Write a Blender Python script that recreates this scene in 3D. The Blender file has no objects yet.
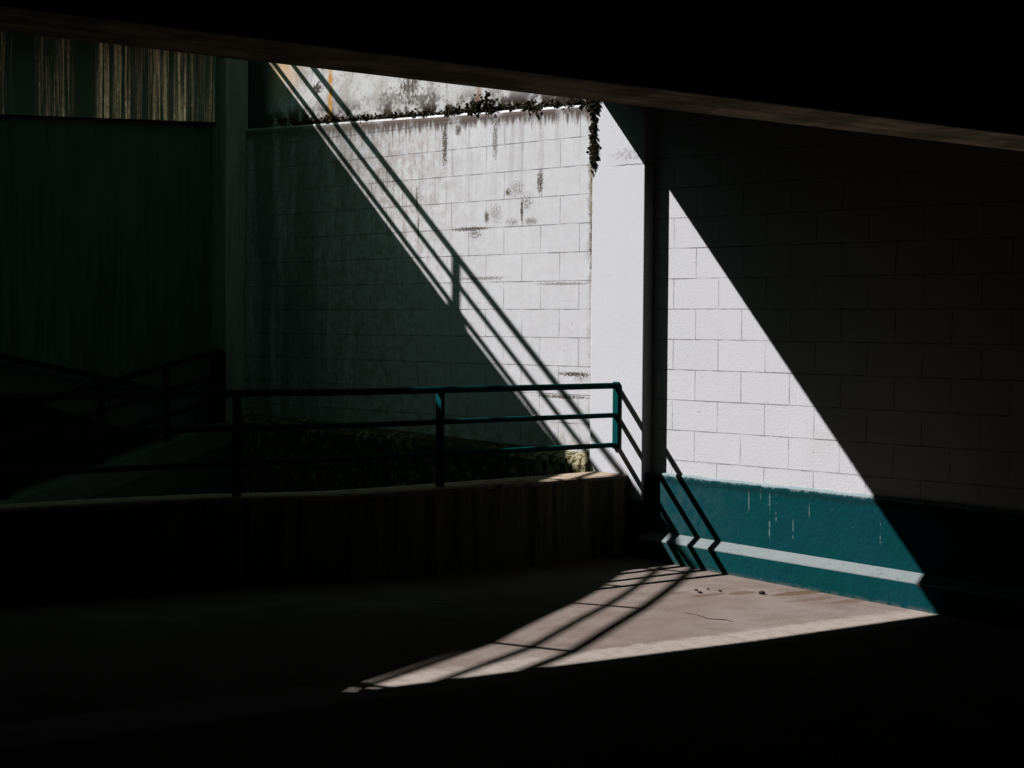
import bpy, bmesh, math, random
from mathutils import Vector, Matrix, noise as mnoise

S = bpy.context.scene
COL = S.collection
random.seed(7)
ALB = 0.20      # overall reflectance of paint and concrete, lowered to deepen the shade

# ------------------------------------------------------------------ render look
S.view_settings.view_transform = 'Standard'
S.view_settings.look = 'None'
S.view_settings.exposure = 0.0
S.view_settings.gamma = 1.0
S.view_settings.use_curve_mapping = False

# ------------------------------------------------------------------ node helpers
class NT:
    def __init__(s, name, rough=0.9, spec=0.2):
        s.m = bpy.data.materials.new(name); s.m.use_nodes = True
        s.t = s.m.node_tree; s.b = s.t.nodes['Principled BSDF']
        spec = 0.0
        s.b.inputs['Roughness'].default_value = rough
        s.b.inputs['Specular IOR Level'].default_value = spec if spec >= 0.3 else 0.0
        g = s.t.nodes.new('ShaderNodeNewGeometry'); s.pos = g.outputs['Position']; s.nrm = g.outputs['Normal']
        sp = s.t.nodes.new('ShaderNodeSeparateXYZ'); s.t.links.new(s.pos, sp.inputs[0])
        s.X, s.Y, s.Z = sp.outputs
    def put(s, sock, v):
        if hasattr(v, 'links') or hasattr(v, 'is_linked'): s.t.links.new(v, sock)
        elif isinstance(v, (tuple, list)) and len(v) == 3 and sock.type == 'RGBA': sock.default_value = (*v, 1)
        else: sock.default_value = v
    def math(s, op, a, b=None, c=None, clamp=False):
        n = s.t.nodes.new('ShaderNodeMath'); n.operation = op; n.use_clamp = clamp
        s.put(n.inputs[0], a)
        if b is not None: s.put(n.inputs[1], b)
        if c is not None: s.put(n.inputs[2], c)
        return n.outputs[0]
    def vec(s, x, y, z):
        n = s.t.nodes.new('ShaderNodeCombineXYZ')
        for i, v in enumerate((x, y, z)): s.put(n.inputs[i], v)
        return n.outputs[0]
    def scl(s, sx, sy, sz):
        return s.vec(s.math('MULTIPLY', s.X, sx), s.math('MULTIPLY', s.Y, sy), s.math('MULTIPLY', s.Z, sz))
    def noise(s, v, scale, detail=4, rough=0.6, dist=0.0):
        n = s.t.nodes.new('ShaderNodeTexNoise'); s.put(n.inputs['Vector'], v)
        n.inputs['Scale'].default_value = scale; n.inputs['Detail'].default_value = detail
        n.inputs['Roughness'].default_value = rough; n.inputs['Distortion'].default_value = dist
        return n.outputs['Fac']
    def ramp(s, v, a, b, lo=0.0, hi=1.0):
        n = s.t.nodes.new('ShaderNodeMapRange'); n.interpolation_type = 'SMOOTHSTEP'; s.put(n.inputs[0], v)
        n.inputs[1].default_value = a; n.inputs[2].default_value = b
        n.inputs[3].default_value = lo; n.inputs[4].default_value = hi
        return n.outputs[0]
    def mix(s, f, a, b):
        n = s.t.nodes.new('ShaderNodeMix'); n.data_type = 'RGBA'
        s.put(n.inputs['Factor'], f); s.put(n.inputs[6], a); s.put(n.inputs[7], b)
        return n.outputs[2]
    def mul(s, *a):
        r = a[0]
        for q in a[1:]: r = s.math('MULTIPLY', r, q)
        return r
    def brick(s, shift, mortar=0.0035, smooth=0.15):
        n = s.t.nodes.new('ShaderNodeTexBrick')
        s.put(n.inputs['Vector'], s.vec(s.math('ADD', s.X, shift), s.math('ADD', s.Z, 20*0.2032), 0.0))
        n.inputs['Scale'].default_value = 1.0; n.inputs['Mortar Size'].default_value = mortar
        n.inputs['Mortar Smooth'].default_value = smooth; n.inputs['Bias'].default_value = 0
        n.inputs['Brick Width'].default_value = 0.4064; n.inputs['Row Height'].default_value = 0.2032
        n.inputs['Color1'].default_value = (0, 0, 0, 1); n.inputs['Color2'].default_value = (1, 1, 1, 1)
        return n.outputs['Fac'], n.outputs['Color']
    def bump(s, h, strength=0.5, dist=0.01):
        n = s.t.nodes.new('ShaderNodeBump'); n.inputs['Strength'].default_value = strength
        n.inputs['Distance'].default_value = dist; s.put(n.inputs['Height'], h)
        s.t.links.new(n.outputs[0], s.b.inputs['Normal'])
    def out(s, c, alb=None):
        n = s.t.nodes.new('ShaderNodeVectorMath'); n.operation = 'SCALE'; n.inputs[3].default_value = ALB if alb is None else alb
        s.put(n.inputs[0], c); s.t.links.new(n.outputs[0], s.b.inputs['Base Color']); return s.m
    def spot(s, cx, cy, rx, ry, a=None, b=None, wob=0.5, scale=9):
        a = s.X if a is None else a; b = s.Y if b is None else b
        dx = s.math('DIVIDE', s.math('SUBTRACT', a, cx), rx); dy = s.math('DIVIDE', s.math('SUBTRACT', b, cy), ry)
        d = s.math('SQRT', s.math('ADD', s.mul(dx, dx), s.mul(dy, dy)))
        d = s.math('ADD', d, s.math('MULTIPLY', s.math('SUBTRACT', s.noise(s.pos, scale, 6, 0.75), 0.5), wob*2))
        return s.ramp(d, 1.0, 0.6)
    def splotch(s, cx, cz, rx, rz, scale=34, cut=0.55):
        """broken, speckled growth inside an elliptical patch of the wall face"""
        dx = s.math('DIVIDE', s.math('SUBTRACT', s.X, cx), rx); dz = s.math('DIVIDE', s.math('SUBTRACT', s.Z, cz), rz)
        d = s.math('ADD', s.mul(dx, dx), s.mul(dz, dz))
        if not hasattr(s, '_sp'): s._sp = {}
        if scale not in s._sp: s._sp[scale] = s.noise(s.pos, scale, 6, 0.75)
        v = s.math('SUBTRACT', s._sp[scale], s.math('MULTIPLY', d, 0.16))
        return s.ramp(v, cut-0.12, cut+0.03)

def mat_block(name, shift, dirt):
    n = NT(name, 0.85, 0.2)
    f, bc = n.brick(shift)
    wob = n.noise(n.pos, 6, 3)
    jf = n.mul(f, n.ramp(wob, 0.34, 0.66, 0.10, 0.9))
    col = n.mix(n.noise(n.pos, 2.0, 5), (0.66, 0.66, 0.68), (0.75, 0.745, 0.76))
    col = n.mix(n.math('MULTIPLY', bc, 0.10), col, (0.55, 0.55, 0.56))
    # pin holes and grain of the block face
    col = n.mix(n.ramp(n.noise(n.pos, 90, 3), 0.63, 0.76, 0, 0.35), col, (0.30, 0.29, 0.28))
    col = n.mix(n.ramp(n.noise(n.pos, 38, 2), 0.70, 0.76, 0, 0.8), col, (0.10, 0.09, 0.08))
    if dirt:  # stains, plus shade painted in at the left end
        hgt = n.math('ADD', n.Z, n.math('MULTIPLY', n.X, 0.033))
        streak = n.noise(n.vec(n.math('MULTIPLY', n.X, 9), 0.0, n.math('MULTIPLY', n.Z, 0.7)), 1.0, 6, 0.65)
        fine = n.noise(n.vec(n.math('MULTIPLY', n.X, 30), 0.0, n.math('MULTIPLY', n.Z, 4.0)), 1.0, 6, 0.7)
        mott = n.noise(n.pos, 11, 7, 0.75)
        top = n.ramp(hgt, 1.2, 2.44)
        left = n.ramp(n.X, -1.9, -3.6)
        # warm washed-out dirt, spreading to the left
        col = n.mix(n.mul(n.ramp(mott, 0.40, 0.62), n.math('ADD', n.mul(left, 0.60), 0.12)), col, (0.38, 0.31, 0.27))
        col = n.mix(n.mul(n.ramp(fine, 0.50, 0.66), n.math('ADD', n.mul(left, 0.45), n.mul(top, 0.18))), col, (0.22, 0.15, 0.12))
        col = n.mix(n.mul(n.ramp(streak, 0.50, 0.70), n.math('ADD', n.mul(top, 0.40), 0.05)), col, (0.33, 0.27, 0.26))
        sp2 = n.noise(n.pos, 42, 5, 0.75)
        col = n.mix(n.mul(n.ramp(sp2, 0.60, 0.68), n.math('ADD', n.mul(n.ramp(streak, 0.42, 0.6), n.math('ADD', n.mul(top, 0.5), 0.15)), n.mul(left, 0.3))), col, (0.11, 0.08, 0.07))
        # dirt under the ledge, running down in teeth
        led = n.ramp(n.math('ADD', hgt, n.math('MULTIPLY', n.math('SUBTRACT', fine, 0.5), 0.30)), 2.29, 2.37)
        led = n.mul(led, n.ramp(hgt, 2.414, 2.406))
        col = n.mix(n.mul(led, n.ramp(n.noise(n.pos, 5, 5), 0.28, 0.50, 0.35, 0.95)), col, (0.12, 0.085, 0.07))
        for (cx, cz, rx, rz, k) in ((-2.33, 1.625, .24, .018, .95), (-2.27, 1.585, .10, .05, .85), (-2.14, 1.71, .03, .05, .9), (-2.03, 1.73, .10, .10, .6),
                                 (-1.745, 1.74, .018, .11, 1), (-1.69, 1.80, .09, .09, .7), (-1.85, 1.66, .10, .05, .7), (-1.65, 1.66, .08, .03, .6),
                                 (-1.55, 1.94, .035, .10, .9), (-1.90, 1.88, .03, .03, 1), (-1.80, 1.90, .12, .09, .6),
                                 (-2.64, 2.29, .035, .20, .95), (-2.48, 2.38, .04, .05, .9), (-2.05, 2.30, .035, .18, .7), (-2.96, 1.64, .012, .12, 1), (-2.98, 1.87, .02, .12, .8),
                                 (-3.4, 2.05, .25, .22, .5), (-3.9, 2.2, .3, .2, .5), (-1.16, .555, .20, .018, 1), (-1.30, .39, .30, .014, .9), (-1.1, .53, .1, .04, .7), (-2.2, 1.25, .3, .015, .6), (-1.3, 1.2, .3, .012, .6)):
            col = n.mix(n.mul(n.splotch(cx, cz, rx, rz, 60, 0.53 if rx > .08 and rz > .03 else 0.45), k), col, (0.10, 0.075, 0.05))
        # grime beside the pillar
        gx = n.ramp(n.math('ADD', n.X, n.math('MULTIPLY', n.math('SUBTRACT', mott, 0.5), 0.16)), -1.06, -0.99)
        col = n.mix(n.mul(gx, n.ramp(n.Z, 0.6, 1.9, 0.25, 0.95)), col, (0.19, 0.14, 0.07))
        col = n.mix(n.mul(n.ramp(n.Z, 0.35, -0.1), n.ramp(n.noise(n.pos, 9, 6, .7), 0.42, 0.6), 0.8), col, (0.30, 0.26, 0.17))
        shade_noise = n.noise(n.vec(n.math('MULTIPLY', n.X, 4), 0.0, n.math('MULTIPLY', n.Z, 0.4)), 1.0, 5)
        col = n.mix(n.mul(n.ramp(n.X, -2.9, -4.9), n.ramp(shade_noise, 0.30, 0.55, 0.35, 1.0), 0.85), col, (0.13, 0.14, 0.12))  # painted shade: wall darkens towards the left corner, broken by streak noise
    else:
        col = n.mix(n.ramp(n.noise(n.pos, 1.5, 6), 0.58, 0.75, 0, 0.15), col, (0.42, 0.40, 0.36))
    col = n.mix(n.math('MULTIPLY', jf, 0.85), col, (0.13, 0.12, 0.12))
    h = n.math('ADD', n.math('MULTIPLY', f, -1.0), n.math('MULTIPLY', n.noise(n.pos, 90, 4, 0.7), 0.5))
    n.bump(h, 0.9, 0.006)
    return n.out(col)

def mat_plain_white():
    n = NT('white_painted_concrete', 0.85, 0.2)
    col = n.mix(n.noise(n.pos, 2.2, 5), (0.66, 0.665, 0.70), (0.74, 0.74, 0.77))
    col = n.mix(n.ramp(n.noise(n.pos, 70, 3), 0.66, 0.76, 0, 0.6), col, (0.25, 0.23, 0.22))
    col = n.mix(n.mul(n.splotch(-0.55, 2.07, .22, .06, 34, 0.52), 0.5), col, (0.25, 0.22, 0.20))
    crack = n.math('ABSOLUTE', n.math('SUBTRACT', n.Z, n.math('ADD', 1.985, n.math('MULTIPLY', n.noise(n.pos, 9, 3), 0.03))))
    col = n.mix(n.mul(n.ramp(crack, 0.006, 0.001), n.ramp(n.X, -0.75, -0.6), 0.8), col, (0.12, 0.1, 0.09))
    gx = n.ramp(n.math('ADD', n.X, n.math('MULTIPLY', n.noise(n.pos, 12, 4), 0.10)), -0.84, -0.90)
    col = n.mix(n.mul(gx, n.ramp(n.Z, 1.2, 2.2, 0.1, 0.85)), col, (0.17, 0.13, 0.07))
    # teal base of the pillar, ragged paint edge
    e = n.math('ADD', n.Z, n.math('MULTIPLY', n.noise(n.pos, 20, 3), 0.02))
    e2 = n.math('ADD', e, n.ramp(n.Y, -0.060, -0.075, 0.0, 0.19))
    col = n.mix(n.ramp(e2, -0.080, -0.088), col, (0.006, 0.07, 0.075))
    n.bump(n.noise(n.pos, 110, 3), 0.35, 0.004)
    return n.out(col)

def mat_teal(name, chips=True):
    n = NT(name, 0.8, 0.0)
    col = n.mix(n.noise(n.pos, 1.6, 5), (0.003, 0.046, 0.050) if chips else (0.001, 0.01, 0.01), (0.006, 0.078, 0.080) if chips else (0.002, 0.02, 0.02))  # without chips: darker teal, shade put into the colour
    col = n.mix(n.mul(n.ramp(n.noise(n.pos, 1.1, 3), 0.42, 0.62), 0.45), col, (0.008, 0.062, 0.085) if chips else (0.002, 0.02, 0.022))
    if chips:
        col = n.mix(n.mul(n.ramp(n.X, 0.6, -0.3), n.ramp(n.noise(n.pos, 14, 5, .7), 0.35, 0.6), 0.35), col, (0.07, 0.11, 0.11))
        for (cx, w, z0, z1) in ((0.675, .006, -.46, -.14), (0.73, .005, -.35, -.12), (0.87, .004, -.46, -.30), (1.0, .004, -.30, -.20), (0.60, .005, -.22, -.12), (0.5, .004, -.3, -.14), (1.55, .003, -.42, -.25)):
            ln = n.ramp(n.math('ABSOLUTE', n.math('SUBTRACT', n.X, n.math('ADD', cx, n.math('MULTIPLY', n.noise(n.pos, 30, 2), 0.006)))), w*1.3, w*0.4)
            col = n.mix(n.mul(ln, n.ramp(n.Z, z0, z0+.04), n.ramp(n.Z, z1, z1-.04), n.ramp(n.noise(n.pos, 22, 3), 0.38, 0.55), 0.5), col, (0.35, 0.42, 0.42))
        col = n.mix(n.mul(n.ramp(n.noise(n.scl(20, 20, 40), 1.0, 5, 0.75), 0.66, 0.72), 0.5), col, (0.28, 0.34, 0.33))
        col = n.mix(n.mul(n.ramp(n.noise(n.pos, 6, 2), 0.74, 0.78), 0.7), col, (0.10, 0.07, 0.03))
        zz = n.math('ADD', n.Z, n.math('MULTIPLY', n.X, 0.013))
        zn = n.math('ADD', zz, n.math('MULTIPLY', n.math('SUBTRACT', n.noise(n.pos, 22, 5, .7), 0.5), 0.06))
        col = n.mix(n.mul(n.ramp(zn, -0.175, -0.145), n.ramp(zn, -0.115, -0.14), 0.7), col, (0.008, 0.035, 0.035))
        col = n.mix(n.ramp(zn, -0.120, -0.106, 0, 0.9), col, (0.24, 0.30, 0.31))
        col = n.mix(n.mul(n.ramp(n.math('ADD', n.Z, n.math('MULTIPLY', n.X, 0.035)), -0.655, -0.69), n.ramp(n.noise(n.pos, 12, 4), .35, .55), 0.7), col, (0.13, 0.13, 0.12))
    h = n.math('ADD', n.noise(n.pos, 28, 4), n.math('MULTIPLY', n.noise(n.pos, 6, 3), 0.8))
    n.bump(h, 0.45, 0.008)
    return n.out(col)

def mat_ledge():
    n = NT('dusty_ledge', 0.9, 0.1)
    col = n.mix(n.noise(n.pos, 9, 5), (0.150, 0.178, 0.178), (0.215, 0.235, 0.235))
    col = n.mix(n.ramp(n.noise(n.pos, 30, 4), 0.62, 0.70, 0, 0.8), col, (0.03, 0.09, 0.09))
    n.bump(n.noise(n.pos, 40, 3), 0.3, 0.004)
    return n.out(col)

def mat_floor():
    n = NT('driveway_concrete', 0.9, 0.15)
    a = n.noise(n.vec(n.math('MULTIPLY', n.X, 9), n.math('MULTIPLY', n.Y, 2.2), 0.0), 1.0, 6, 0.65)
    col = n.mix(a, (0.100, 0.076, 0.065), (0.215, 0.170, 0.146))
    col = n.mix(n.ramp(n.noise(n.pos, 2.4, 5), 0.40, 0.68, 0, 0.75), col, (0.205, 0.175, 0.155))
    col = n.mix(n.ramp(n.noise(n.pos, 120, 2), 0.60, 0.75, 0, 0.5), col, (0.06, 0.05, 0.045))
    col = n.mix(n.ramp(n.noise(n.pos, 85, 2), 0.62, 0.75, 0, 0.35), col, (0.40, 0.36, 0.33))
    # pale finished strip along the drive
    w = n.math('ADD', n.X, n.math('MULTIPLY', n.math('SUBTRACT', n.noise(n.pos, 9, 6, .7), 0.5), 0.16))
    band = n.mul(n.ramp(w, 1.84, 1.92), n.ramp(w, 2.24, 2.19))
    col = n.mix(n.mul(band, n.ramp(n.noise(n.pos, 14, 5), 0.3, 0.6, 0.45, 0.9)), col, (0.29, 0.252, 0.222))
    # damp brown stains along the wall foot
    for (cx, cy, rx, ry, k) in ((0.93, -0.86, .05, .17, .6), (0.98, -0.62, .06, .14, .65), (1.15, -0.27, .07, .33, .75),
                                (1.35, -0.42, .05, .25, .4), (0.78, -0.95, .04, .12, .4), (1.5, -0.2, .05, .3, .5)):
        col = n.mix(n.mul(n.spot(cx, cy, rx, ry, None, None, 0.8, 14), k), col, (0.085, 0.052, 0.030))
    n.bump(n.math('ADD', n.noise(n.pos, 60, 4), n.math('MULTIPLY', a, 0.6)), 0.5, 0.006)
    return n.out(col)

def mat_concrete(name, c1, c2, scale=3, streak=0.0, sc=(0.05, 0.045, 0.03)):
    n = NT(name, 0.92, 0.12)
    col = n.mix(n.noise(n.pos, scale, 6, 0.65), c1, c2)
    if streak:
        v = n.noise(n.scl(22, 22, 1.2), 1.0, 4, 0.6)
        col = n.mix(n.mul(n.ramp(v, 0.45, 0.65), streak), col, sc)
    n.bump(n.noise(n.pos, 70, 4), 0.4, 0.005)
    return n.out(col)

def mat_band():
    # cast concrete spandrel above the block: white wash, soot speckle, brown streaks, one rust run
    n = NT('weathered_spandrel_concrete', 0.9, 0.15)
    col = n.mix(n.noise(n.pos, 2.4, 6), (0.52, 0.51, 0.50), (0.76, 0.75, 0.75))
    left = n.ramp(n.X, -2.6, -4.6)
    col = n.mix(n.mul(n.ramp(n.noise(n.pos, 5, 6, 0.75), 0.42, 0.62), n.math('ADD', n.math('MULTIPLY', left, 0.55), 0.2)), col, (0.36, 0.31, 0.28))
    st = n.noise(n.vec(n.math('MULTIPLY', n.X, 7), 0.0, n.math('MULTIPLY', n.Z, 0.9)), 1.0, 6, 0.7)
    col = n.mix(n.mul(n.ramp(st, 0.50, 0.70), 0.75), col, (0.22, 0.18, 0.16))
    col = n.mix(n.ramp(n.noise(n.pos, 30, 5, 0.7), 0.60, 0.70, 0, 0.8), col, (0.08, 0.06, 0.05))
    low = n.ramp(n.math('ADD', n.Z, n.math('MULTIPLY', n.X, 0.033)), 2.66, 2.48)
    col = n.mix(n.mul(low, n.ramp(n.noise(n.pos, 9, 5), 0.38, 0.55)), col, (0.05, 0.04, 0.03))
    for (cx, cz, rx, rz, k) in ((-3.16, 2.78, .16, .12, .9), (-2.52, 2.61, .06, .08, .7), (-3.4, 2.7, .2, .1, .6), (-3.0, 2.66, .25, .06, .7), (-4.4, 2.88, .08, .06, 1), (-2.9, 2.75, .1, .1, .5)):
        col = n.mix(n.mul(n.splotch(cx, cz, rx, rz, 30, 0.48), k), col, (0.09, 0.07, 0.055))
    rust = n.mul(n.ramp(n.math('ABSOLUTE', n.math('ADD', n.X, n.math('ADD', 4.22, n.math('MULTIPLY', n.math('SUBTRACT', n.noise(n.pos, 14, 3), .5), .05)))), 0.045, 0.012),
                 n.ramp(n.noise(n.pos, 13, 4), 0.3, 0.5))
    col = n.mix(n.mul(rust, 0.9), col, (0.55, 0.27, 0.04))
    rust2 = n.mul(n.ramp(n.X, -4.55, -4.9), n.ramp(n.Z, 2.78, 3.0), n.ramp(n.noise(n.pos, 6, 4), 0.35, 0.5))
    col = n.mix(n.mul(rust2, 0.75), col, (0.62, 0.40, 0.20))
    r3 = n.mul(n.ramp(n.math('ABSOLUTE', n.math('ADD', n.X, 2.32)), 0.06, 0.01), n.ramp(n.noise(n.pos, 10, 4), 0.35, 0.6))
    col = n.mix(n.mul(r3, 0.7), col, (0.30, 0.17, 0.10))
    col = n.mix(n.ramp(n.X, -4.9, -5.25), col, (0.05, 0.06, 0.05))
    n.bump(n.noise(n.pos, 70, 5), 0.35, 0.005)
    return n.out(col)

def mat_streaked():
    n = NT('brightened_streak_concrete', 0.9, 0.15)
    v = n.noise(n.scl(1, 30, 0.7), 1.0, 6, 0.75)
    g = n.noise(n.scl(1, 1.6, 0.12), 1.0, 2)
    col = n.mix(n.noise(n.pos, 5, 5), (0.012, 0.02, 0.014), (0.028, 0.035, 0.024))
    patch = n.math('MAXIMUM', n.mul(n.ramp(n.Y, -1.42, -1.32), n.ramp(n.Y, -0.22, -0.26)),
                   n.math('MAXIMUM', n.mul(n.ramp(n.Y, -1.98, -1.86), n.ramp(n.Y, -1.58, -1.66), 0.55), n.mul(n.ramp(n.Y, -2.12, -2.2), 0.7)))
    k = n.mul(n.ramp(v, 0.44, 0.66), n.ramp(n.noise(n.scl(1, 9, 0.3), 1.0, 2), 0.36, 0.56, 0.25, 1.0), patch, n.ramp(n.noise(n.pos, 26, 5, .7), 0.30, 0.55, 0.45, 1.0))
    col = n.mix(k, col, (0.66, 0.375, 0.24))
    col = n.mix(n.mul(k, n.ramp(n.noise(n.scl(14, 14, 5), 3.0, 4), 0.58, 0.66), n.ramp(n.Z, 3.2, 2.75, 0.15, 1.0)), col, (1.0, 0.80, 0.66))
    n.bump(v, 0.5, 0.01)
    return n.out(col, 1.0)  # streaks left at full reflectance, their colour standing in for light on the beam

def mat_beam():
    n = NT('stained_brightened_beam', 0.9, 0.12)
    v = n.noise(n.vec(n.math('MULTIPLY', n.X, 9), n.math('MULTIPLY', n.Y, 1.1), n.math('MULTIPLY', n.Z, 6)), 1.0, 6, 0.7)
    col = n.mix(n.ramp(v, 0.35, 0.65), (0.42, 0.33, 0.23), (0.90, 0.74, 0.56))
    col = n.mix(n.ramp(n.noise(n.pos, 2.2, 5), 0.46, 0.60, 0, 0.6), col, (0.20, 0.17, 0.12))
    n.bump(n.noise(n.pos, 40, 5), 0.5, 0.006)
    return n.out(col, 1.0)  # full reflectance: bounce light from the floor is partly put into this colour

def mat_simple(name, c, rough=0.6, var=0.25, scale=8):
    n = NT(name, rough, 0.3)
    d = tuple(q*(1-var) for q in c); e = tuple(min(1, q*(1+var)) for q in c)
    col = n.mix(n.noise(n.pos, scale, 5), d, e)
    n.bump(n.noise(n.pos, scale*5, 3), 0.3, 0.004)
    return n.out(col)

def mat_parapet():
    n = NT('parapet_concrete', 0.92, 0.12)
    col = n.mix(n.noise(n.pos, 3, 6, .65), (0.10, 0.105, 0.07), (0.24, 0.235, 0.17))
    v = n.noise(n.scl(2, 18, 1.0), 1.0, 4, 0.6)
    col = n.mix(n.mul(n.ramp(v, 0.50, 0.68), 0.6), col, (0.40, 0.36, 0.22))
    col = n.mix(n.mul(n.ramp(n.noise(n.scl(2, 9, .7), 1.0, 4), 0.5, 0.65), 0.7), col, (0.04, 0.04, 0.03))
    n.bump(n.noise(n.pos, 60, 4), 0.4, 0.006)
    return n.out(col)

def mat_parapet_top():
    n = NT('worn_parapet_top', 0.9, 0.15)
    v = n.noise(n.vec(n.math('MULTIPLY', n.X, 9), n.math('MULTIPLY', n.Y, 1.6), 0.0), 1.0, 6, 0.7)
    col = n.mix(v, (0.20, 0.15, 0.105), (0.46, 0.37, 0.28))
    col = n.mix(n.ramp(n.noise(n.pos, 12, 5), 0.56, 0.66, 0, 0.85), col, (0.10, 0.07, 0.04))
    n.bump(n.noise(n.pos, 30, 5), 0.5, 0.008)
    return n.out(col)

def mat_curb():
    n = NT('mossy_lit_end_curb', 0.92, 0.12)
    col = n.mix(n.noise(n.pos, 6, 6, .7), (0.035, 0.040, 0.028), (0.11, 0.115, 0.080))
    col = n.mix(n.ramp(n.X, -1.65, -1.30), col, n.mix(n.noise(n.pos, 9, 5, .7), (0.13, 0.11, 0.045), (0.46, 0.42, 0.29)))  # light painted in: paler sunlit end, darker shaded run
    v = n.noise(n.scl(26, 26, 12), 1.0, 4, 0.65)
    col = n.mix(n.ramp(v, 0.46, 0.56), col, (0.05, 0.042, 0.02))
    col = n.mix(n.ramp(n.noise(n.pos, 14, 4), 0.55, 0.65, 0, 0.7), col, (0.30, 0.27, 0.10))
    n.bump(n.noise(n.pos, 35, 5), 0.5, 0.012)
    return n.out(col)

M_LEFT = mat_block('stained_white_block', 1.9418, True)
M_RIGHT = mat_block('clean_white_block', 0.2032, False)
M_COLUMN = mat_plain_white()
M_TEAL = mat_teal('teal_base_paint'); M_LEDGE = mat_ledge()
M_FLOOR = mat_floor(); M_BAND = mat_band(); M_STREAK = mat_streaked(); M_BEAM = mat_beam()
M_RAIL = mat_simple('teal_rail_paint', (0.004, 0.070, 0.070), 0.6, 0.2, 14)
M_RAIL_SHADE = mat_simple('shaded_rail_paint', (0.004, 0.012, 0.012), 0.7, 0.2, 14)  # rail paint darkened into a shaded copy for the inner rails
M_TEAL_SHADE = mat_teal('teal_shaded_paint', False)  # shaded copy of the teal, darkened for the inner wall
M_DARK = mat_concrete('soffit_concrete', (0.10, 0.10, 0.085), (0.16, 0.155, 0.13))
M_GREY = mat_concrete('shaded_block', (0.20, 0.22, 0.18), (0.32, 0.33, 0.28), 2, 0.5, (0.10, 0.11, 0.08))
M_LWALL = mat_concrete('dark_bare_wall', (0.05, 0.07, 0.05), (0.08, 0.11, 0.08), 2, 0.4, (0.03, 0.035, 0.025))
M_RAMP = mat_concrete('ramp_concrete', (0.09, 0.085, 0.07), (0.16, 0.15, 0.12))
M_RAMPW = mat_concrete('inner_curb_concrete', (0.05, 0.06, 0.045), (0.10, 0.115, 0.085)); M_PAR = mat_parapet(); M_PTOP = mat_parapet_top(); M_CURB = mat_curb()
M_MOSS = mat_simple('dried_moss', (0.030, 0.024, 0.013), 1.0, 0.6, 30)
M_STONE = mat_simple('gravel', (0.05, 0.04, 0.035), 0.9, 0.4, 30)
M_PALE = mat_simple('pale_gravel', (0.5, 0.48, 0.44), 0.9, 0.2, 30)
M_TAR = mat_simple('crack_filler', (0.035, 0.028, 0.024), 0.8, 0.4, 20)

# ------------------------------------------------------------------ mesh helpers
def box(bm, x0, x1, y0, y1, z0, z1, bev=0.0):
    vs = [bm.verts.new((x, y, z)) for x in (x0, x1) for y in (y0, y1) for z in (z0, z1)]
    fs = [bm.faces.new([vs[i] for i in q]) for q in ((0,1,3,2),(4,6,7,5),(0,4,5,1),(2,3,7,6),(0,2,6,4),(1,5,7,3))]
    if bev:
        es = list({e for f in fs for e in f.edges})
        bmesh.ops.bevel(bm, geom=es, offset=bev, segments=2, affect='EDGES', profile=0.5)

def prism(bm, poly, z0, z1):
    """plan polygon (x,y) extruded between z0 and z1; z may be callables of (x,y)"""
    g = lambda z, p: z(*p) if callable(z) else z
    lo = [bm.verts.new((p[0], p[1], g(z0, p))) for p in poly]; hi = [bm.verts.new((p[0], p[1], g(z1, p))) for p in poly]
    n = len(poly)
    for i in range(n): bm.faces.new((lo[i], lo[(i+1) % n], hi[(i+1) % n], hi[i]))
    bm.faces.new(lo[::-1]); bm.faces.new(hi)

def bar(bm, pts, w, h, bev=0.004):
    """rectangular bar swept along 3-D points; w horizontal, h vertical"""
    rings = []
    for i, p in enumerate(pts):
        p = Vector(p)
        a = Vector(pts[max(i-1, 0)]); b = Vector(pts[min(i+1, len(pts)-1)])
        t = (b-a); side = Vector((t.y, -t.x, 0)).normalized(); up = Vector((0, 0, 1))
        c = min(w, h)*0.22
        prof = [(-w/2+c, -h/2), (w/2-c, -h/2), (w/2, -h/2+c), (w/2, h/2-c), (w/2-c, h/2), (-w/2+c, h/2), (-w/2, h/2-c), (-w/2, -h/2+c)]
        rings.append([bm.verts.new(p + side*u + up*v) for u, v in prof])
    for r, q in zip(rings, rings[1:]):
        for k in range(8): bm.faces.new((r[k], r[(k+1) % 8], q[(k+1) % 8], q[k]))
    bm.faces.new(rings[0][::-1]); bm.faces.new(rings[-1])

def wallstrip(bm, xs, prof):
    """prof(x) -> list of (y,z); swept along xs, closed loop"""
    rings = [[bm.verts.new((x, y, z)) for y, z in prof(x)] for x in xs]
    n = len(rings[0])
    for r, q in zip(rings, rings[1:]):
        for k in range(n): bm.faces.new((r[k], q[k], q[(k+1) % n], r[(k+1) % n]))
    bm.faces.new(rings[0]); bm.faces.new(rings[-1][::-1])

def obj(name, bm, mat, parent=None):
    bmesh.ops.recalc_face_normals(bm, faces=bm.faces)
    me = bpy.data.meshes.new(name); bm.to_mesh(me); bm.free()
    for m in (mat if isinstance(mat, (list, tuple)) else [mat]): me.materials.append(m)
    o = bpy.data.objects.new(name, me); COL.objects.link(o)
    if parent: o.parent = parent
    return o

def struct(o): o['kind'] = 'structure'; return o
def tag(o, label, cat, group=None):
    o['label'] = label; o['category'] = cat
    if group: o['group'] = group
    return o
def empty(name, loc, label, cat, group=None):
    o = bpy.data.objects.new(name, None); COL.objects.link(o); o.location = loc
    o.empty_display_size = 0.2
    return tag(o, label, cat, group)
def B(): return bmesh.new()
def rebase(ch, root):
    """children are modelled in world coordinates: shift their mesh data so the root keeps its base location"""
    ch.data.transform(Matrix.Translation(-Vector(root.location)))

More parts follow.
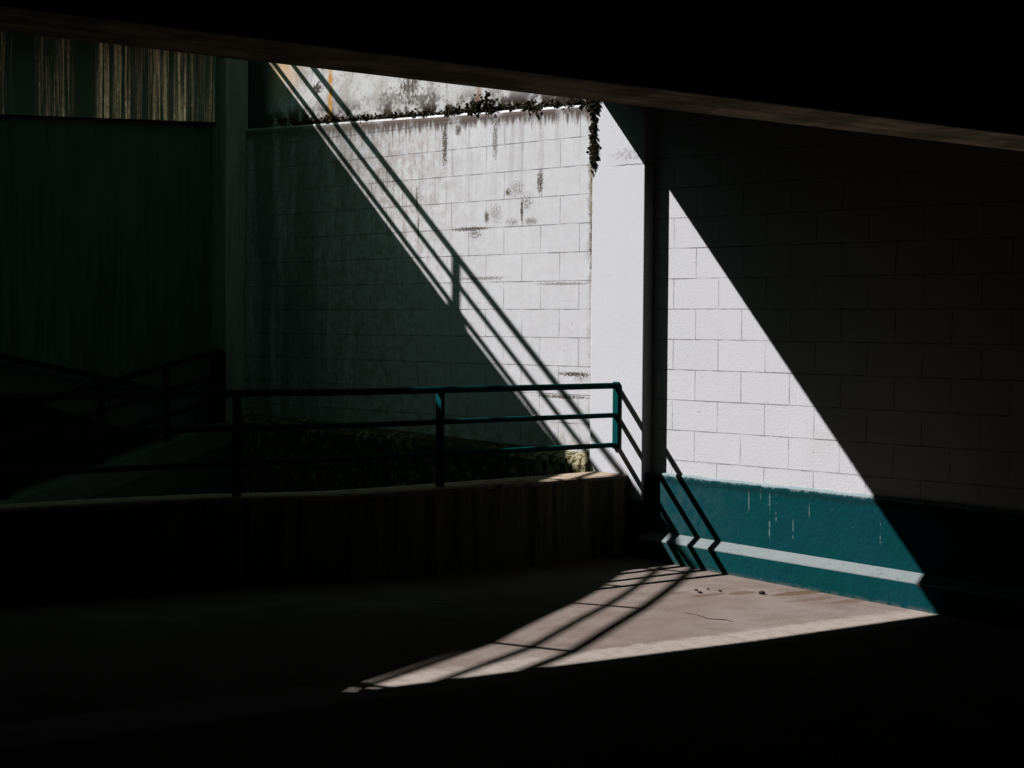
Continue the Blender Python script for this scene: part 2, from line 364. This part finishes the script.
# ------------------------------------------------------------------ levels
XL = -5.62                      # inner corner / left wall plane
BEAM_X, BEAM_Z = -0.813, 2.454  # lower inner edge of the slab above the drive
def sm(t): t = max(0.0, min(1.0, t)); return t*t*(3-2*t)
def floor_z(x, y):      # drive: slight fall along the wall, shallow dish beside the parapet
    return -0.705 - 0.037*(x-0.6) - 0.018*(y+0.1) - 0.034*sm((1.3-x)/1.6)*max(0.0, min(1.0, (-y-0.1)/1.3))*sm((y+3.6)/1.6)
def ledge_z(x): return 2.430 - 0.033*x          # top of the block on the back wall

# upper deck edge in plan (a faceted ring above the inner ramp)
EDGE = [(-5.60, -0.03), (-4.845, -1.34), (-4.02, -2.69), (-3.14, -4.02), (-2.39, -5.27), (-1.88, -6.42), (-1.10, -7.5), (-0.86, -9.0)]
EDGE_RISE = [0.0, 0.0, 0.070, 0.050, 0.027, 0.018, 0.0, 0.0]

# ------------------------------------------------------------------ floor and walls
bm = B()
xs = [-0.60 + i*0.1 for i in range(0, 27)] + [2.4 + i*0.4 for i in range(0, 21)]; ys = [0.3 - i*0.1 for i in range(0, 45)] + [-4.5 - i*0.5 for i in range(0, 17)]
grid = [[bm.verts.new((x, y, floor_z(min(x, 6.0), y))) for y in ys] for x in xs]
for i in range(len(xs)-1):
    for j in range(len(ys)-1):
        bm.faces.new((grid[i][j], grid[i+1][j], grid[i+1][j+1], grid[i][j+1]))
for f in list(bm.faces): pass
r = bmesh.ops.extrude_face_region(bm, geom=list(bm.faces))
bmesh.ops.translate(bm, vec=(0, 0, -0.35), verts=[v for v in r['geom'] if isinstance(v, bmesh.types.BMVert)])
struct(obj('floor', bm, M_FLOOR))

bm = B(); box(bm, -0.66, 10.2, 0.0, 0.25, -1.2, 2.95)
struct(obj('wall_right', bm, M_RIGHT))

bm = B(); 
X0, X1 = -7.0, -0.66
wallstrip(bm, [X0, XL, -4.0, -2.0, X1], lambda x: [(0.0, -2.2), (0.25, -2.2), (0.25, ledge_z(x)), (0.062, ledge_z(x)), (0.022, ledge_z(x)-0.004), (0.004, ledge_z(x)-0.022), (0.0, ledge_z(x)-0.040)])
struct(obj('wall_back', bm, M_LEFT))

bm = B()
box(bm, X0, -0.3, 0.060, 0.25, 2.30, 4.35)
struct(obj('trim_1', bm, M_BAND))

# pillar
bm = B(); box(bm, -0.915, -0.402, -0.087, 0.06, -1.2, 4.0, 0.006)
tag(obj('column', bm, M_COLUMN), 'sunlit white pillar with teal foot between the two block wall bays', 'column')
# inner corner pilaster
bm = B(); box(bm, XL-0.05, -5.40, -0.20, 0.03, -2.2, 3.2, 0.006)
tag(obj('column', bm, M_GREY), 'dim grey pillar in the far left inner corner under the streaked beam', 'column')

# teal base of the right wall
random.seed(3)
nx = 160
xs = [-0.402 + (9.5)*i/nx for i in range(nx+1)]
def prof_base(x):
    t = -0.096 - 0.013*(x-0.0) if x < 4 else -0.148
    t += (mnoise.noise(Vector((x*9, 1.3, 0)))*0.007 + mnoise.noise(Vector((x*37, 4.3, 0)))*0.004)
    l = -0.499 - 0.027*x; fz = floor_z(min(x, 6.0), -0.1) - 0.06
    if x > 6: l = -0.499-0.027*6
    return [(0.01, t+0.004), (-0.012, t), (-0.022, t-0.012), (-0.018, l), (0.01, l)]
bm = B(); wallstrip(bm, xs, prof_base)
base = struct(obj('trim_2', bm, M_TEAL))
def prof_ledge(x):
    l = -0.499 - 0.027*min(x, 6); return [(0.01, l), (-0.018, l), (-0.130, l-0.042), (-0.132, l-0.048), (0.01, l-0.048)]
bm = B(); wallstrip(bm, xs, prof_ledge); struct(obj('trim_3', bm, M_LEDGE))
def prof_low(x):
    l = -0.499 - 0.027*min(x, 6)-0.048; fz = floor_z(min(x, 6.0), -0.1) - 0.08
    w = mnoise.noise(Vector((x*11, 9.3, 0)))*0.003
    return [(0.01, l), (-0.132, l), (-0.134+w, fz), (0.01, fz)]
bm = B(); wallstrip(bm, xs, prof_low); struct(obj('trim_4', bm, M_TEAL))

# base curb of the inner ramp along the back wall
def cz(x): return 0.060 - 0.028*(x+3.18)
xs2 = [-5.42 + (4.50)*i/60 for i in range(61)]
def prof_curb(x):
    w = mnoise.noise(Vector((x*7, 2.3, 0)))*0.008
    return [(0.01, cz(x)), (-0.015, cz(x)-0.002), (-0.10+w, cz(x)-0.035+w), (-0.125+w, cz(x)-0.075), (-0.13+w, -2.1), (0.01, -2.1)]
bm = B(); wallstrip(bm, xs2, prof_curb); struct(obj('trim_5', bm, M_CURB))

# left wall with its spandrel beam
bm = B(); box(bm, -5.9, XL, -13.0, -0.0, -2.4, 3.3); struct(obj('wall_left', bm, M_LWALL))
bm = B(); prism(bm, [(-5.75, -8), (-5.53, -8), (-5.53, -0.215), (-5.75, -0.215)], lambda x, y: 2.655+0.045*(y+0.2), 3.3)
tag(obj('beam', bm, M_STREAK), 'dark concrete beam with pale brown vertical streaks brightened in colour, top left', 'beam')

# ------------------------------------------------------------------ slab over the drive
bm = B(); prism(bm, [(-1.00, -0.082), (-0.99, -1.87), (-0.92, -3.5), (-0.90, -12.4), (10.2, -12.4), (10.2, 0.0), (-0.398, 0.0), (-0.398, -0.082)], 2.65, 2.95)
struct(obj('ceiling', bm, M_DARK))
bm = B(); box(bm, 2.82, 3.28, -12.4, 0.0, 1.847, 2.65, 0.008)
tag(obj('beam', bm, M_BEAM), 'deep concrete ceiling beam with a brown stained underside coloured brighter for bounce light crossing the top of the picture', 'beam')

# closing walls of the garage behind and beside the viewer
bm = B(); box(bm, 10.0, 10.25, -12.4, 0.0, -1.2, 3.1); struct(obj('wall_side', bm, M_DARK))
bm = B(); box(bm, -6.0, 10.25, -12.65, -12.4, -2.4, 3.1); struct(obj('wall_rear', bm, M_DARK))

# ------------------------------------------------------------------ upper deck on the left
poly = EDGE + [(-0.8, -12.6), (-11.0, -12.6), (-11.0, -0.03)]
bm = B(); prism(bm, poly, 3.30, lambda x, y: 3.60 + next((r for (p, q), r in zip(EDGE, EDGE_RISE) if p == x and q == y), 0.0)); struct(obj('ceiling_upper', bm, M_DARK))

def railing(name, loc, label, path, offsets, z_base, posts, top=0.048, low=0.038):
    """path: plan points with base height (x,y,zb); offsets: rail centre heights above base"""
    root = empty(name, loc, label, 'railing')
    for k, h in enumerate(offsets):
        b = B(); t = top if k == len(offsets)-1 else low
        bar(b, [(x, y, z+h) for x, y, z in path], t, t)
        o = obj('top_rail' if k == len(offsets)-1 else ('middle_rail' if k == len(offsets)-2 else 'bottom_rail'), b, M_RAIL, root); rebase(o, root)
    for (x, y, z, wx, wy) in posts:
        b = B(); box(b, x-wx/2, x+wx/2, y-wy/2, y+wy/2, z+z_base, z+offsets[-1]+(0.026 if abs(y+0.1) < .03 else -0.008), 0.003)
        o = obj('post', b, M_RAIL, root); rebase(o, root)
        if z_base > -0.5:
            b = B(); box(b, x-0.055, x+0.055, y-0.05, y+0.05, z+z_base, z+z_base+0.010, 0.002)
            q = obj('base_plate', b, M_RAIL, o); q.data.transform(Matrix.Translation(-Vector(root.location)))
    return root

# upper railing (above the slab, it throws the diagonal shadows)
up = [(x, y, 3.60) for x, y in EDGE]
pp = [(x, y, 3.60, 0.042, 0.042) for x, y in EDGE[0:]]
railing('railing', (EDGE[2][0], EDGE[2][1], 3.6), 'teal railing on the edge of the upper deck, seen by its three diagonal shadows', up, (0.055, 0.255, 0.455), 0.0, pp)

# ------------------------------------------------------------------ near parapet and its railing
PT = [(-12.38, -0.06), (-4.7, -0.085), (-3.94, -0.088), (-3.26, -0.098), (-2.66, -0.120), (-2.36, -0.128), (-1.24, -0.123), (-0.08, -0.113)]
def pz(y):
    for (a, za), (b, zb) in zip(PT, PT[1:]):
        if a <= y <= b: return za + (zb-za)*(y-a)/(b-a)
    return PT[0][1] if y < PT[0][0] else PT[-1][1]
root = empty('parapet', (-0.70, -0.10, floor_z(-0.54, -0.5)), 'low concrete parapet with worn sunlit end, carrying the teal railing', 'parapet')
bm = B()
ys_ = [-12.38, -9, -6] + [-4.7+i*0.165 for i in range(0, 29)]
ys_[-1] = -0.081
def ring(y, prof): return [(x, y, z) for x, z in prof]
def sweepy(bm, ys, prof):
    rings = [[bm.verts.new((x, y, z)) for x, z in prof(y)] for y in ys]; n = len(rings[0])
    for r, q in zip(rings, rings[1:]):
        for k in range(n): bm.faces.new((r[k], q[k], q[(k+1) % n], r[(k+1) % n]))
    bm.faces.new(rings[0]); bm.faces.new(rings[-1][::-1])
sweepy(bm, ys_, lambda y: [(-0.86, -2.1), (-0.542, -2.1), (-0.542, pz(y)-0.03), (-0.86, pz(y)-0.03)])
o = obj('body', bm, M_PAR, root); rebase(o, root)
bm = B()
def capprof(y):
    w = mnoise.noise(Vector((3.1, y*8, 0)))*0.006
    return [(-0.862, pz(y)-0.03), (-0.540, pz(y)-0.03), (-0.538+w, pz(y)-0.008+w*.5), (-0.552+w, pz(y)), (-0.85-w, pz(y)+w*.3), (-0.862-w, pz(y)-0.010)]
ysf = [-12.38, -9, -6] + [-4.7+i*0.0555 for i in range(0, 84)]; ysf[-1] = -0.081
sweepy(bm, ysf, capprof)
o = obj('cap', bm, M_PTOP, root); rebase(o, root)

RX = -0.650
rp = [(RX, -0.10, 0.0), (RX, -2.30, -0.004), (RX, -3.18, 0.005), (RX, -4.70, 0.012), (RX, -6.25, 0.02), (RX, -7.8, 0.03)]
posts = []
for y in (-0.095, -1.655, -3.175, -4.715, -6.25, -7.8):
    zz = 0.0 if y > -2.4 else 0.01
    posts.append((RX, y, zz, 0.054, 0.014 if y > -0.2 else 0.030))
root = empty('railing', (RX, -0.10, -0.115), 'near teal metal railing with three rails on the parapet, ending at the white pillar', 'railing')
for nm, h, t in (('top_rail', 0.490, 0.040), ('middle_rail', 0.287, 0.032), ('bottom_rail', 0.082, 0.032)):
    b = B(); bar(b, [(x, y, z+h) for x, y, z in rp], 0.040, t)
    o = obj(nm, b, M_RAIL, root); rebase(o, root)
for (x, y, z, wx, wy) in posts:
    b = B(); first = y > -0.2
    box(b, x-wx/2, x+wx/2, y-wy/2, y+wy/2, (0.055 if first else pz(y)-0.002), (0.517 if first else 0.475+z), 0.003)
    o = obj('post', b, M_RAIL, root); rebase(o, root)

# ------------------------------------------------------------------ inner ramp railing and its curb wall
def lerp_edge(n=1): pass
d = Vector((0.51, -0.86, 0)).normalized()
P1 = Vector((-5.40, -0.26, 0.0))
def r2(t): p = P1 + d*t; return (p.x, p.y)
def r2z(t): return 0.655 - 0.118*t
path = [(*r2(t), r2z(t)) for t in (0, 1.1, 2.2, 3.3, 4.4, 5.6)]
root = empty('railing', (*r2(0), 0.05), 'dark railing sloping down along the inner ramp from the far corner pillar', 'railing')
for nm, h, t in (('top_rail', 0.0, 0.045), ('middle_rail', -0.205, 0.034), ('bottom_rail', -0.41, 0.034)):
    b = B(); bar(b, [(x, y, z+h) for x, y, z in path], 0.04, t); o = obj(nm, b, M_RAIL_SHADE, root); rebase(o, root)
for t in (0.03, 0.95, 2.0, 3.3, 4.6):
    x, y = r2(t); z = r2z(t); w = 0.10 if t < .1 else 0.045
    b = B(); box(b, x-w/2, x+w/2, y-w/2, y+w/2, z-0.62, z, 0.003); o = obj('post', b, M_RAIL_SHADE, root); rebase(o, root)
root = empty('curb_wall', (*r2(0), -1.2), 'low sloping concrete curb wall under the far inner ramp railing', 'curb wall')
nrm = Vector((0.86, 0.51, 0))
b = B()
pl = []
for t in (-0.02, 1.4, 2.8, 4.2, 5.6):
    c = P1 + d*t; z = r2z(t)-0.62
    a1 = c + nrm*0.09; a2 = c - nrm*0.09; a3 = c + nrm*0.15
    pl.append([b.verts.new(v) for v in ((a2.x, a2.y, -2.2), (a3.x, a3.y, -2.2), (a3.x, a3.y, z-0.16), (a1.x, a1.y, z), (a2.x, a2.y, z))])
for r_, q_ in zip(pl, pl[1:]):
    for k in range(5): b.faces.new((r_[k], q_[k], q_[(k+1) % 5], r_[(k+1) % 5]))
b.faces.new(pl[0]); b.faces.new(pl[-1][::-1])
o = obj('body', b, M_RAMPW, root); rebase(o, root)

# hand rail on the left wall
root = empty('handrail', (-5.52, -0.75, 0.3), 'single dark handrail climbing along the left wall under the streaked beam', 'handrail')
b = B(); bar(b, [(-5.53, -0.72, 0.295), (-5.53, -0.9, 0.344), (-5.53, -2.2, 0.609), (-5.53, -4.2, 1.0)], 0.04, 0.045); o = obj('rail', b, M_RAIL_SHADE, root); rebase(o, root)
for y in (-1.0, -2.6, -4.0):
    b = B(); z = 0.344+0.204*(-0.9-y); box(b, XL-0.005, -5.52, y-0.02, y+0.02, z-0.05, z-0.02, 0.003); o = obj('bracket', b, M_RAIL_SHADE, root); rebase(o, root)
b = B(); sweepy(b, [-8.0, -5.0, -2.2, -1.1, -0.205], lambda y: [(XL-0.01, -2.2), (XL+0.03, -2.2), (XL+0.03, 0.0-0.275*(y+1.1)), (XL-0.01, 0.01-0.275*(y+1.1))])
struct(obj('trim_6', b, M_TEAL_SHADE))

# inner ramp surfaces
b = B(); prism(b, [(-5.62, 0.05), (-5.62, -12.4), (-0.80, -12.4), (-0.80, 0.05)], -2.2, lambda x, y: -1.15 + 0.03*(x+.8))
struct(obj('floor_ramp', b, M_RAMP))

# ------------------------------------------------------------------ moss on the ledge and beside the pillar
def clump(bm, c, r, n, flat=0.5, spread=(1, 1, 1)):
    for _ in range(n):
        p = Vector(c) + Vector((random.gauss(0, r*0.5*spread[0]), -abs(random.gauss(0, r*0.12*spread[1])), random.gauss(0, r*0.42*spread[2])))
        s = r*random.uniform(0.10, 0.30)
        m = Matrix.Translation(p) @ Matrix.Rotation(random.uniform(0, 6.28), 4, Vector((random.random(), random.random(), random.random())).normalized()) @ Matrix.Diagonal((s, s*random.uniform(.4, 1), s*random.uniform(.4, 1), 1))
        bmesh.ops.create_icosphere(bm, subdivisions=1, radius=1.0, matrix=m)
random.seed(11)
bm = B()
x = -4.7
while x < -0.93:
    a = mnoise.noise(Vector((x*2.7, 0, 0)))*0.5+0.5
    r = 0.026 + 0.030*a
    if mnoise.noise(Vector((x*6.3, 5, 0))) > -0.35: clump(bm, (x, 0.05, ledge_z(x)+0.014+0.012*a), r, 9, spread=(1.5, 1, .75))
    x += 0.022
for (cx, r, k, dz) in ((-2.36, .06, 30, .03), (-2.27, .07, 34, .05), (-2.18, .08, 44, .055), (-2.10, .06, 30, .02), (-1.67, .055, 40, .0), (-1.60, .055, 40, -.03), (-1.57, .03, 18, -.10), (-1.73, .05, 26, .01),
                       (-2.62, .05, 22, .015), (-2.52, .055, 26, .02), (-2.9, .04, 16, .01), (-1.25, .045, 26, .005), (-1.12, .055, 32, .0), (-1.42, .045, 22, .01), (-3.3, .04, 16, .02),
                       (-3.7, .045, 20, .02), (-4.2, .05, 20, .02), (-3.05, .035, 14, .01), (-1.9, .035, 16, .01), (-2.05, .04, 18, -.03), (-1.05, .06, 30, -.01)):
    clump(bm, (cx, 0.012, ledge_z(cx)+dz), r, k)
o = obj('moss', bm, M_MOSS); o['kind'] = 'stuff'; tag(o, 'dark dried moss growing along the ledge on top of the sunlit block wall', 'moss')
bm = B()
z = 2.47
while z > 1.30:
    k = max(0, min(1, (z-1.85)/0.35))
    if z > 1.95: clump(bm, (-0.908+random.uniform(-.006, .012)*(1+k), -0.088, z), 0.018 + 0.022*k, 6+int(10*k), spread=(.7, .8, 1.4))
    if random.random() < 0.55: clump(bm, (-1.004+random.uniform(-.01, .01), -0.003, z), 0.016+0.02*k, 5+int(5*k), spread=(.8, 1, 1.5))
    z -= 0.018
for (cx, yy, zz, r, k) in ((-0.905, -.088, 2.42, .065, 50), (-0.905, -.088, 2.12, .05, 50), (-0.865, -.088, 2.14, .03, 20), (-0.870, -.088, 2.07, .035, 26), (-0.91, -.088, 2.05, .045, 36), (-0.91, -.088, 2.28, .04, 30), (-0.865, -.088, 2.19, .02, 8), (-0.85, -.088, 2.44, .04, 20)):
    clump(bm, (cx, yy, zz), r, k, spread=(.8, .8, 1))
o = obj('moss', bm, M_MOSS); o['kind'] = 'stuff'; tag(o, 'dark moss running down the joint between block wall and white pillar', 'moss')

# ------------------------------------------------------------------ loose stones and the filled crack on the drive
def stone(x, y, s, mat, label, grp=None):
    random.seed(int(x*1000)+int(-y*777))
    bm = B(); bmesh.ops.create_icosphere(bm, subdivisions=2, radius=1.0)
    for v in bm.verts:
        v.co *= 1 + 0.35*mnoise.noise(v.co*1.7+Vector((x*10, y*10, 0)))
        v.co.x *= s*1.3; v.co.y *= s; v.co.z *= s*0.7
    o = obj('stone', bm, mat); o.location = (x, y, floor_z(x, y)+s*0.45); return tag(o, label, 'stone', grp)
stone(1.071, -0.538, 0.018, M_STONE, 'largest dark stone on the sunlit floor, standing alone near the teal wall')
stone(0.780, -0.809, 0.010, M_STONE, 'tiny dark stone, leftmost of the row on the sunlit floor by the wall foot')
stone(0.858, -0.858, 0.012, M_STONE, 'small dark stone lowest in the little row on the sunlit floor')
stone(0.786, -0.708, 0.008, M_STONE, 'small dark stone uppermost in the little row on the sunlit floor')
stone(0.874, -0.697, 0.010, M_STONE, 'small dark stone, rightmost of the little row on the sunlit floor')
stone(0.386, -2.524, 0.010, M_PALE, 'pale pebble lying on the shaded floor below the parapet, left of its twin')
stone(0.402, -2.495, 0.010, M_PALE, 'pale pebble lying on the shaded floor below the parapet, right of its twin')
bm = B()
pts = []
A_ = Vector((1.05, -1.50, 0)); Z_ = Vector((1.586, -1.407, 0))
for (x, y) in ((1.327, -1.495), (1.372, -1.477), (1.439, -1.484), (1.528, -1.515), (1.566, -1.475), (1.598, -1.445), (1.66, -1.457)):
    pts.append((x, y))
L = []
for i, (x, y) in enumerate(pts):
    w = (0.002, 0.004, 0.006, 0.008, 0.011, 0.014, 0.006)[i]
    L.append([bm.verts.new((x-w, y, floor_z(x, y)+h)) for h in (-0.003, 0.0025)] + [bm.verts.new((x+w, y, floor_z(x, y)+h)) for h in (0.0025, -0.003)])
for r_, q_ in zip(L, L[1:]):
    for k in range(4): bm.faces.new((r_[k], q_[k], q_[(k+1) % 4], r_[(k+1) % 4]))
bm.faces.new(L[0]); bm.faces.new(L[-1][::-1])
struct(obj('trim_7', bm, M_TAR))

# ------------------------------------------------------------------ light
sun = bpy.data.lights.new('sun', 'SUN'); sun.energy = 8.0/ALB; sun.angle = math.radians(0.40); sun.color = (1.0, 0.98, 0.985)
so = bpy.data.objects.new('sun', sun); COL.objects.link(so)
so.rotation_euler = Vector((1.0, 0.57, -1.12)).to_track_quat('-Z', 'Y').to_euler()
so.location = (-6, -4, 8)
w = bpy.data.worlds.new('World'); S.world = w; w.use_nodes = True
w.node_tree.nodes['Background'].inputs[0].default_value = (0.42, 0.78, 0.64, 1)
w.node_tree.nodes['Background'].inputs[1].default_value = 1.35

# ------------------------------------------------------------------ camera
yaw, pit, rol = -0.84740, -0.0317, 0.0077
F = Vector((math.sin(yaw)*math.cos(pit), math.cos(yaw)*math.cos(pit), math.sin(pit)))
R = Vector((math.cos(yaw), -math.sin(yaw), 0)); U = R.cross(F)
R2 = R*math.cos(rol) + U*math.sin(rol); U2 = -R*math.sin(rol) + U*math.cos(rol)
cam = bpy.data.cameras.new('camera'); co = bpy.data.objects.new('camera', cam); COL.objects.link(co)
m = Matrix(((R2.x, U2.x, -F.x, 8.533), (R2.y, U2.y, -F.y, -9.16), (R2.z, U2.z, -F.z, 0.9045), (0, 0, 0, 1)))
co.matrix_world = m
cam.sensor_width = 36; cam.lens = 1873.8/1024*36; cam.clip_end = 200
S.camera = co
